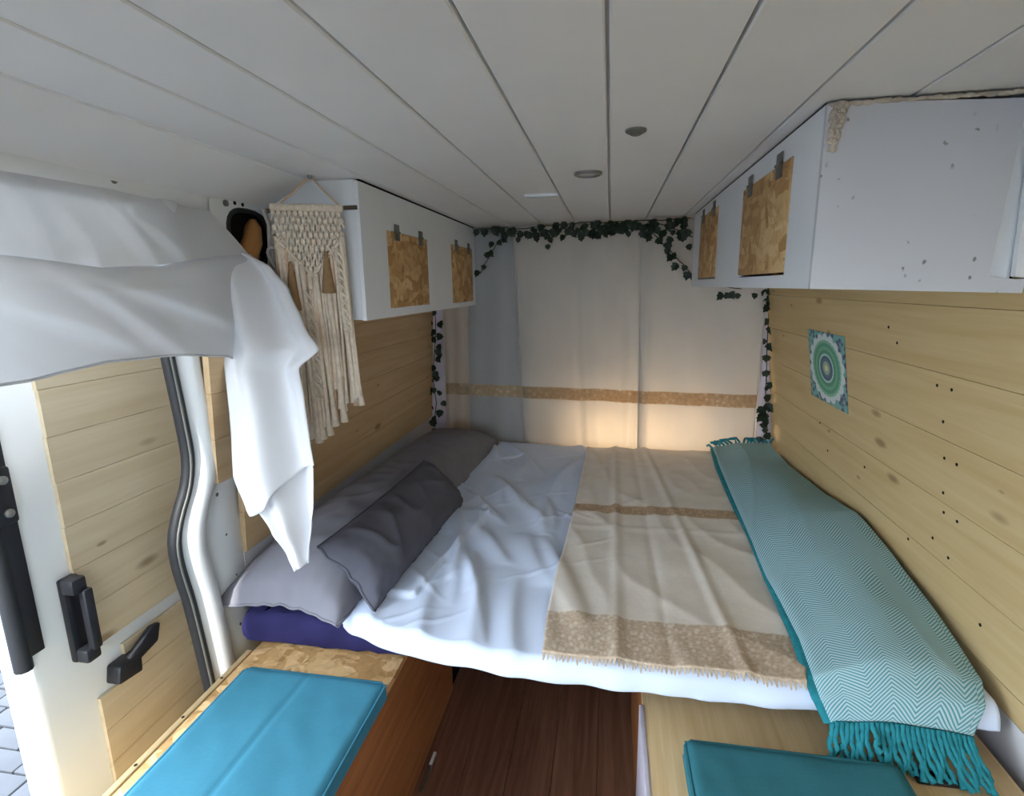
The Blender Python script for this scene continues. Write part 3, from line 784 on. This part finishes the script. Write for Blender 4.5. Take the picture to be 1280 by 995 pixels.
# lower folded layer showing at the left edge
def throw2(u, v):
    p = throw(0.0, v); q = throw(0.12, v)
    d = Vector((p.x-0.009-0.005*sin(v*9)+u*0.05, p.y+0.003, p.z-0.002+0.004*sin(pi*u)))
    return d
tu = MB().grid(throw2, 4, 160, lambda u, v: (u*0.05+0.02, v*TLEN)).build('under_fold', 'teal_fringe', to, smooth=True); solid(tu, 0.007, 0)
for k in range(29):
    u = (k+0.5)/29
    p = throw(u, 1.0)
    L0 = Vector((lerp(0.492, 0.805, u)+0.012*nz(k*1.7, 3), lerp(1.118, 1.07, u)+0.012*nz(k*1.3, 8), 0.479))
    if 0.18 < L0.x < 0.63 and L0.y < 1.10: L0.z = 0.522
    pts = []
    for q in range(13):
        s = q/12; c = p.lerp(L0, s); 
        c.z = lerp(p.z-0.002, L0.z, s**0.75)
        c.x += 0.006*sin(s*9+k*2.1)*s; c.y += 0.005*sin(s*7+k)*s
        pts.append(c)
    rr = [0.0056+0.0014*sin(q*2.6+k) for q in range(13)]; rr[-1] = 0.0075
    MB().tube(pts, rr, 6).build('fringe_strand', 'teal_fringe', to, smooth=True)
# far fringe bunched at the curtain
for k in range(16):
    u = k/15; p = throw(u, 0.0)
    pts = [p+Vector((0, -0.01, 0.006)), p+Vector((rnd.uniform(-.02, .02)-0.02*(1-u), 0.012, 0.016+0.008*rnd.random())), p+Vector((rnd.uniform(-.04, .04)-0.04*(1-u), 0.014, 0.012*rnd.random()+0.006))]
    MB().tube(pts, 0.006, 5).build('fringe_strand', 'teal_fringe', to, smooth=True)

# pillows
def pillow(name, label, cen, hx, hy, hz, rot, mat, wr_amt, seed, low=1.0, blunt=2.6):
    t = thing(name, label, 'pillow', cen)
    R_ = Matrix.Translation(cen) @ rot
    def f(u, v, s):
        a_ = u*2-1; b_ = v*2-1
        e = (max(0, 1-abs(a_)**blunt)**0.55)*(max(0, 1-abs(b_)**(blunt+3))**0.5)
        pin = 1-0.05*(1-abs(b_))*0-0.07*(abs(a_)**2)*(1-abs(b_)**6)*0.5
        x = a_*hx*(1-0.08*(1-abs(a_))*abs(b_)**2); y = b_*hy*(1-0.05*(1-a_*a_)*0.5)
        # concave sides between corners
        x *= 1-0.05*(1-b_*b_); y *= 1-0.035*(1-a_*a_)
        w = wr_amt*max(0, ridge(x*7+seed, y*9))**2*e+wr_amt*0.6*nz(x*14, y*6, seed)*e
        edge = (1-e)*wr_amt*0.8*nz(x*30, y*30, seed)
        return R_ @ Vector((x, y, (e*hz+0.003)*(1 if s > 0 else -low if s < 0 else 0)+w*(0.9 if s > 0 else 0.3)+edge))
    mb = MB().grid(lambda u, v: f(u, v, 1), 60, 90)
    mb.grid(lambda u, v: f(1-u, v, -1), 60, 90)
    me = mb.build('pillow_case', mat, t, smooth=True)
    # piped seam
    pts = []
    for k in range(40): pts.append(f(k/40, 0, 0.0))
    for k in range(60): pts.append(f(1, k/60, 0.0))
    for k in range(40): pts.append(f(1-k/40, 1, 0.0))
    for k in range(61): pts.append(f(0, 1-k/60, 0.0))
    MB().tube(pts, 0.0045, 6, False).build('seam', mat, t, smooth=True)
    return t
rotA = Matrix.Rotation(math.radians(-3), 4, 'Z') @ Matrix.Rotation(math.radians(1), 4, 'Y')
pillow('pillow', 'long smooth grey pillow lying against the left pine wall', (-0.862, 2.14, 0.606), 0.20, 0.905, 0.150, rotA, 'grey_cotton', 0.010, 3.0, 0.15, 3.0)
rotB = Matrix.Rotation(math.radians(-3), 4, 'Z') @ Matrix.Rotation(math.radians(48), 4, 'Y')
pillow('pillow', 'wrinkled charcoal grey pillow propped on the long pillow', (-0.695, 1.70, 0.70), 0.12, 0.40, 0.082, rotB, 'charcoal_cotton', 0.014, 8.0, 0.5, 2.8)
# ------------------------------------------------------------------ curtains
def curtain(label, mat, xa_t, xb_t, xa_b, xb_b, dy, folds, zbot=0.56):
    t = thing('curtain', label, 'curtain', ((xa_t+xb_t)/2, cury((xa_t+xb_t)/2), zbot))
    def f(u, v):
        z = lerp(CEIL-0.002, zbot, v)
        x = lerp(lerp(xa_t, xb_t, u), lerp(xa_b, xb_b, u), v)
        d = 0
        for (uc, w, a_) in folds:
            ucv = uc+0.02*sin(v*3+uc*7)
            d += a_*math.exp(-((u-ucv)/w)**2)
        d += 0.004*nz(x*5, z*2)+0.006*sin(u*17)*(0.4+0.6*v)
        return (x, cury(x)-dy-d, z)
    o = MB().grid(f, 70, 60, lambda u, v: (lerp(xa_t, xb_t, u), lerp(CEIL-0.002, zbot, v)-0.0)).build('drop', mat, t, smooth=True); solid(o, 0.0015, 0)
    # rolled side hem
    pts = [Vector(f(0.0, k/40))+Vector((0, -0.001, 0)) for k in range(41)]
    MB().tube(pts, 0.003, 5).build('side_hem', mat, t, smooth=True)
    pts = [Vector(f(1.0, k/40))+Vector((0, -0.001, 0)) for k in range(41)]
    MB().tube(pts, 0.003, 5).build('side_hem', mat, t, smooth=True)
    return t
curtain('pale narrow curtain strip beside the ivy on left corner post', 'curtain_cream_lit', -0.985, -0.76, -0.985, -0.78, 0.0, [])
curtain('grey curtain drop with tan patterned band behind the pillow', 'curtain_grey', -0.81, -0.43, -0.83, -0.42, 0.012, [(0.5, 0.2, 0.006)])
curtain('cream curtain drop with one long fold in the middle of the rear', 'curtain_cream', -0.54, 0.18, -0.485, 0.20, 0.026, [(0.5, 0.03, 0.012), (0.62, 0.05, -0.006), (0.8, 0.05, 0.014), (0.92, 0.03, 0.02)])
curtain('wide cream curtain drop hanging beside the right corner post', 'curtain_cream', 0.15, 0.775, 0.17, 0.765, 0.040, [(0.04, 0.03, 0.012), (0.45, 0.1, 0.008), (0.75, 0.12, 0.008)])
# warm lamp glowing behind the curtain
lt = bpy.data.lights.new('warm_strip_light', 'AREA'); lt.shape = 'RECTANGLE'; lt.size = 0.75; lt.size_y = 0.03; lt.energy = 3.2; lt.color = (1.0, 0.74, 0.45)
lo = bpy.data.objects.new('warm_strip_light', lt); C.objects.link(lo); lo.location = (0.22, 3.31, 0.68)
lo.rotation_euler = Vector((0, -1, 0.0)).to_track_quat('-Z', 'Y').to_euler()

# ------------------------------------------------------------------ ivy
lm_v = [(0, 0, 0), (0.25, 0.05, .03), (0.5, 0.25, .07), (0.36, 0.42, .05), (0.40, 0.62, .03), (0.2, 0.72, .03), (0, 1.0, -.06), (-0.2, 0.72, .03), (-0.40, 0.62, .03), (-0.36, 0.42, .05), (-0.5, 0.25, .07), (-0.25, 0.05, .03), (0, 0.45, -0.02)]
lmb = MB().add(lm_v, [(12, i, (i+1)) for i in range(0, 11)]+[(12, 11, 0)])
leafm = lmb.mesh('leaf', 'ivy_leaf', smooth=False)
def ivy(label, paths, leaves, size=0.045, group=None, face=Vector((0, -1, 0))):
    base = Vector(paths[0][0]); t = thing('ivy_garland', label, 'ivy', base, group)
    for P in paths:
        pts = []
        for a_, b_ in zip(P, P[1:]):
            for q in range(4):
                s = q/4; p = Vector(a_).lerp(Vector(b_), s); pts.append(p+Vector((0.004*nz(p.x*30, p.z*30), 0, 0.006*nz(p.z*25, p.x*25, 3))))
        pts.append(Vector(P[-1]))
        MB().tube(pts, 0.0025, 5).build('stem', 'ivy_stem', t, smooth=True)
    for (px, py, pz) in leaves:
        s = size*rnd.uniform(0.75, 1.2)
        ang = rnd.uniform(-0.8, 0.8)+pi
        M_ = Matrix.Translation((px, py, pz)) @ Matrix.Rotation(rnd.uniform(-.5, .5), 4, 'Z') @ Matrix.Rotation(ang, 4, 'Y') @ Matrix.Rotation(pi/2+rnd.uniform(-.5, .5), 4, 'X') @ Matrix.Diagonal((s, s, s, 1))
        inst('leaf', leafm, M_, t)
    return t
cy = lambda x, d=0.075: cury(x)-d
top = [(-0.735, cy(-0.735), 1.812), (-0.60, cy(-.6), 1.815), (-0.5, cy(-.5), 1.805), (-0.35, cy(-.35), 1.815), (-0.2, cy(-.2), 1.822), (-0.05, cy(-.05), 1.82), (0.1, cy(.1), 1.822), (0.25, cy(.25), 1.82), (0.385, cy(.385), 1.822)]
bL = [(-0.55, cy(-.55), 1.80), (-0.62, cy(-.62), 1.74), (-0.67, cy(-.67), 1.67), (-0.725, cy(-.725), 1.575)]
bR = [(0.14, cy(.14), 1.81), (0.21, cy(.21), 1.755), (0.29, cy(.29), 1.67), (0.36, cy(.36), 1.60), (0.42, cy(.42), 1.53)]
bR2 = [(0.18, cy(.18), 1.815), (0.28, cy(.28), 1.79), (0.40, cy(.4), 1.73)]
lv = []
def along(P, n, dx, dzr, out):
    for k in range(n):
        s = (k+rnd.random())/n*(len(P)-1); i = min(int(s), len(P)-2); p = Vector(P[i]).lerp(Vector(P[i+1]), s-i)
        out.append((p.x+rnd.uniform(-dx, dx), p.y-rnd.uniform(0.0, 0.03), p.z+rnd.uniform(*dzr)))
along(top, 46, 0.02, (-0.02, 0.012), lv)
along(top[2:], 20, 0.02, (-0.06, -0.02), lv)
for k in range(30): x = rnd.uniform(-0.16, 0.10); lv.append((x, cy(x)-rnd.uniform(0, .03), rnd.uniform(1.765, 1.82)))
for (x, z) in ((-0.25, 1.745), (-0.17, 1.775), (-0.36, 1.76), (-0.33, 1.735), (-0.34, 1.70), (-0.40, 1.765), (-0.22, 1.775), (-0.16, 1.745), (-0.29, 1.775), (-0.27, 1.78)): lv.append((x, cy(x)-.01, z+0.02))
along(bL, 8, 0.02, (-0.01, 0.02), lv); along(bR, 13, 0.02, (-0.015, 0.02), lv); along(bR2, 8, 0.02, (-0.05, 0.0), lv)
ivy('dark green ivy garland strung along the top of the rear curtain', [top, bL, bR, bR2], lv, 0.042)
lv = []
pL = [(-1.03, 3.19, 1.42), (-1.03, 3.19, 1.25), (-1.045, 3.185, 1.1), (-1.06, 3.19, 0.95), (-1.045, 3.19, 0.8), (-1.07, 3.185, 0.65)]
along(pL, 24, 0.04, (-0.01, 0.02), lv)
ivy('dark ivy strand trailing down left post above the long pillow', [pL], lv, 0.048)
lv = []
pR = [(0.79, 2.995, 1.48), (0.792, 2.995, 1.42), (0.797, 2.995, 1.2), (0.807, 2.995, 1.0), (0.812, 2.995, 0.85), (0.82, 2.99, 0.73)]
along(pR, 22, 0.018, (-0.01, 0.02), lv)
for k in range(8): lv.append((rnd.uniform(0.785, 0.825), 2.975, rnd.uniform(0.70, 0.9)))
for k in range(6): lv.append((rnd.uniform(0.55, 0.78), 2.98, rnd.uniform(1.45, 1.475)))
for k in range(6): lv.append((rnd.uniform(0.765, 0.80), 2.99, rnd.uniform(1.38, 1.45)))
ivy('dark ivy strand trailing down right post to the turquoise throw', [pR, [(0.5, 2.99, 1.50), (0.65, 2.985, 1.47), (0.79, 3.0, 1.47)]], lv, 0.046)

# ------------------------------------------------------------------ sheer drape over the door opening
sc_ = thing('sheer_drape', 'white sheer cloth draped over the sliding door opening with hanging tail', 'drape', (-1.05, 1.2, 0.7))
RT = [(0.0, 0.30, 1.712), (0.5, 0.87, 1.716), (0.75, 1.10, 1.720), (1.0, 1.40, 1.712)]           # top edge (y,z)
RB = [(0.0, 0.30, 1.585), (0.48, 0.84, 1.565), (0.6, 1.0, 1.55), (0.75, 1.16, 1.562), (0.9, 1.36, 1.590), (1.0, 1.50, 1.603)]
CREASE = [(0.953, 1.656, 1.001, 1.555), (1.073, 1.676, 1.146, 1.549), (1.144, 1.662, 1.23, 1.581), (0.88, 1.666, 0.902, 1.554), (0.892, 1.542, 1.149, 1.362), (0.811, 1.479, 0.991, 1.402), (1.448, 1.505, 1.491, 1.354), (0.963, 1.533, 1.307, 1.425)]
def crease(y, z, lines, w, a):
    d = 0
    for y0_, z0_, y1_, z1_ in lines:
        dy, dz = y1_-y0_, z1_-z0_; l2 = dy*dy+dz*dz; t_ = ((y-y0_)*dy+(z-z0_)*dz)/l2
        s_ = ((y-y0_)*dz-(z-z0_)*dy)/math.sqrt(l2)/w
        if -0.35 < t_ < 1.35 and abs(s_) < 3:
            e_ = sin(pi*(t_+0.35)/1.7)
            d += a*e_*(math.exp(-s_*s_*6) if s_ > 0 else math.exp(-s_*s_*0.5))
    return d
def upd(u, v):
    ya, za = pl(RT, u); yb, zb_ = pl(RB, u); y = lerp(ya, yb, v); z = lerp(za, zb_, v)
    d = 0.030*v+crease(y, z, CREASE[:4], 0.03, 0.020)+0.006*abs(sin(y*11+v*1.6+0.7*nz(y*3, 1)))**0.6*min(1, v*3+0.15)+0.004*nz(y*9, z*9)
    return (-1.078+d, y, z)
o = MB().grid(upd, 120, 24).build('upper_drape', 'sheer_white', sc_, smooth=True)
LB = [(0.0, 0.25, 1.36), (0.45, 0.80, 1.348), (0.58, 0.96, 1.36), (0.72, 1.15, 1.352), (0.85, 1.33, 1.325), (1.0, 1.47, 1.265)]
def lwd(u, v):
    ya, za = pl(RB, u); yb, zb_ = pl(LB, u); y = lerp(ya, yb, v); z = lerp(za, zb_, v)
    z += 0.012*sin(pi*min(1, v*5))*(v < 0.2)
    d = -1.038+0.016*sin(pi*min(1.0, v*6)/2)+(crease(y, z, CREASE[4:], 0.035, 0.024)+0.006*abs(sin((y*0.8+z*1.3)*9+nz(y*2, z*2))))*min(1, v*4)+0.008*nz(y*6, z*6, 5)
    return (d, y, z)
o = MB().grid(lwd, 120, 40).build('lower_swag', 'sheer_white', sc_, smooth=True)
o = MB().tube([lwd(k/80, 1.0) for k in range(81)], 0.003, 5).build('hem', 'sheer_white', sc_, smooth=True)
# tail
YT = 1.40
TLx = [(1.60, -1.015, -0.985), (1.56, -1.02, -0.93), (1.50, -1.035, -0.885), (1.40, -1.05, -0.845), (1.335, -1.06, -0.805), (1.28, -1.055, -0.868), (1.20, -1.056, -0.86), (1.06, -1.054, -0.858), (0.98, -1.052, -0.852), (0.88, -1.018, -0.858), (0.80, -0.975, -0.872), (0.72, -0.938, -0.884), (0.675, -0.925, -0.888)]
TLs = [(1.60-z_, a_, b_) for z_, a_, b_ in TLx]
def tail(u, v):
    z = lerp(1.60, 0.675, v); a_, b_ = pl(TLs, 1.60-z)
    x = lerp(a_, b_, u)
    w = min(1, (b_-a_)/0.1)
    y = YT-0.04*w*sin(u*pi*1.6+0.4)-0.018*sin(u*pi*4+z*2)*w+0.02*nz(x*6, z*3)
    p = (x, y, z+0.02*(u-0.5)*smoothstep(0.9, 1, v)); k_ = lerp(1.47, 1.20, v)/YT
    return (p[0]*k_, p[1]*k_, 1.5+(p[2]-1.5)*k_)
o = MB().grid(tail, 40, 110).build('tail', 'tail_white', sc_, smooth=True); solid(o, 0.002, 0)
def tailo(u, v):
    vb = lerp(0.80, 0.66, u)+0.02*sin(u*6); p = tail(u, v*vb); g_ = 0.006+0.022*v*(1-u)
    return (p[0]-0.006*(1-u)+0.008*v*u, p[1]-g_-0.012*sin(pi*u), p[2])
o = MB().grid(tailo, 40, 80).build('tail_layer', 'tail_white', sc_, smooth=True); solid(o, 0.002, 0)
FL = [(0.0, -1.025, -0.97), (0.22, -1.072, -1.0), (0.5, -1.082, -1.0), (0.8, -1.068, -0.99), (1.0, -0.995, -0.985)]
def tailb(u, v):
    z = lerp(1.58, 0.87, v); a_, b_ = pl(FL, v); x = lerp(a_, b_, u)
    k_ = lerp(1.47, 1.27, v)/YT
    return (x*k_, (YT+0.03-0.015*sin(u*5+v*3))*k_, 1.5+(z-1.5)*k_)
o = MB().grid(tailb, 12, 50).build('tail_fold', 'tail_white', sc_, smooth=True); solid(o, 0.002, 0)

# ------------------------------------------------------------------ macrame wall hanging
mc = thing('macrame_hanging', 'cream knotted macrame wall hanging with ochre tassels and long fringe', 'wall hanging', (-0.88, 1.58, 1.0))
A = Vector((-0.985, 1.545, 1.728)); B = Vector((-0.768, 1.645, 1.742))
D0 = Vector((-0.806, 1.628, 1.739))
MB().tube([A-(B-A)*0.06, B+(B-A)*0.02], 0.0065, 8).build('dowel', 'dowel_brown', mc, smooth='auto')
top_p = Vector((-0.885, 1.60, CEIL-0.002))
MB().tube([A, A.lerp(top_p, 0.5)+Vector((0, 0, -.003)), top_p], 0.003, 5).build('hanging_cord', 'cord_tan', mc, smooth=True)
MB().tube([top_p, D0.lerp(top_p, 0.5), D0], 0.003, 5).build('hanging_cord', 'cord_tan', mc, smooth=True)
MB().lathe([(0.008, 0.0), (0.006, -0.01)], (top_p.x, top_p.y, CEIL), seg=10).build('ceiling_hook', 'dull_metal', mc)
def mp(u, z, d=0.0):                      # point on the hanging's plane
    p = A.lerp(D0, u); nrm = Vector((0.45, -0.89, 0)); return Vector((p.x, p.y, z))+nrm*(0.008+d)
def vz(u): return 1.66-0.115*(1-abs(u*2-1))-0.0            # lower edge of the net (V)
net = MB(); rows = 9; cols = 13
ztop = 1.733
for r_ in range(rows):
    for c in range(cols):
        u = (c+0.5*(r_ % 2)+0.25)/cols; z = ztop-0.012-r_*0.0205
        if u > 1 or z < vz(u)-0.004: continue
        p = mp(u, z)
        net.lathe([(0.002, -0.009), (0.0062, -0.006), (0.0075, 0), (0.0062, 0.006), (0.002, 0.009)], p, 'z', 7)
        for s in (-1, 1):
            q = mp(u+s*0.5/cols, z-0.0205)
            if q.z > vz(min(1, max(0, u+s*0.5/cols)))-0.012: net.tube([p, q], 0.0034, 5)
o = net.build('knotted_net', 'cord_cream', mc, smooth=True); o['kind'] = 'stuff'
for c in range(26):
    u = (c+0.5)/26; MB().lathe([(0.006, -0.010), (0.0095, -0.005), (0.0095, 0.005), (0.006, 0.010)], mp(u, ztop+0.004), 'z', 7).build('lark_knot', 'cord_cream', mc, smooth=True)
for (ua, ub) in ((0.0, 0.5), (1.0, 0.5)):
    MB().tube([mp(lerp(ua, ub, k/10), vz(lerp(ua, ub, k/10))-0.006, 0.004) for k in range(11)], 0.0055, 6).build('border_cord', 'cord_cream', mc, smooth=True)
ext = MB()
for k in range(11):                       # smaller side diamond on the right
    a_ = 2*pi*k/10
MB().tube([mp(0.86+0.11*cos(2*pi*k/4), 1.625+0.032*sin(2*pi*k/4), 0.006) for k in range(5)], 0.0045, 6, False).build('side_diamond', 'cord_cream', mc, smooth=True)
MB().tube([mp(0.10+0.09*cos(2*pi*k/4), 1.625+0.03*sin(2*pi*k/4), 0.006) for k in range(5)], 0.0045, 6, False).build('side_diamond', 'cord_cream', mc, smooth=True)
def fringe(u, z0, z1, rad, du=0.0, d=0.0, mat='cord_cream', flare=True):
    n = 14; pts = []; ph = rnd.uniform(0, 6)
    for k in range(n+1):
        s = k/n; pts.append(mp(u+du*s+0.006*sin(s*5+ph), lerp(z0, z1, s), d+0.004*sin(s*6+ph)))
    rr = [rad]*(n+1)
    if flare: rr[-2] = rad*1.25; rr[-1] = rad*1.9
    MB().tube(pts, rr, 6).build('fringe_cord', mat, mc, smooth=True)
for k in range(30):
    u = (k+0.5)/30
    zb_ = lerp(1.045, 1.155, smoothstep(0.45, 0.9, u))+rnd.uniform(-0.015, 0.015)-0.02*sin(u*9)
    if 0.62 < u < 0.66 or 0.78 < u < 0.82: zb_ += 0.1
    fringe(u, vz(u)-0.005, zb_, rnd.choice((0.0042, 0.005, 0.0058)), rnd.uniform(-0.05, 0.06)+0.09*(u-0.3), rnd.uniform(-0.004, 0.006), 'cord_cream' if k % 4 else 'cord_tan')
for (u, zb_) in ((0.28, 1.02), (0.35, 1.03), (0.46, 1.04), (0.55, 1.07), (0.7, 1.08), (0.88, 1.15), (0.95, 1.16)):
    fringe(u, vz(u)-0.01, zb_, 0.0075, 0.10, 0.008)
# braided spiral strands
def spiral(u, z0, z1, R_, d):
    for ph in (0, pi):
        n = 90; pts = []
        for k in range(n+1):
            s = k/n; a_ = s*34+ph; p = mp(u+0.05*s, lerp(z0, z1, s), d); pts.append(p+Vector((R_*cos(a_), R_*sin(a_)*0.6, 0)))
        MB().tube(pts, 0.0042, 5).build('braid_strand', 'cord_cream', mc, smooth=True)
spiral(0.90, 1.62, 1.36, 0.008, 0.012); spiral(0.42, 1.50, 1.16, 0.008, 0.014)
for k in range(10):
    z = 1.40-0.026*k; p = mp(0.44+0.01*k/10, z, 0.016)
    MB().tube([p+Vector((-0.012, 0, 0.008)), p, p+Vector((0.013, 0, 0.004*(-1)**k))], 0.0035, 5).build('braid_knot', 'cord_cream', mc, smooth=True)
# ochre tassels
for (u, zt, zb_) in ((0.72, 1.60, 1.49), (0.20, 1.57, 1.44)):
    p = mp(u, zt, 0.014)
    MB().lathe([(0.004, 0.012), (0.007, 0.0), (0.006, -0.008), (0.009, -0.02), (0.018, (zb_-zt)*0.8), (0.021, zb_-zt), (0.017, zb_-zt-0.002)], p, 'z', 12).build('tassel', 'tassel_ochre', mc, smooth='auto')
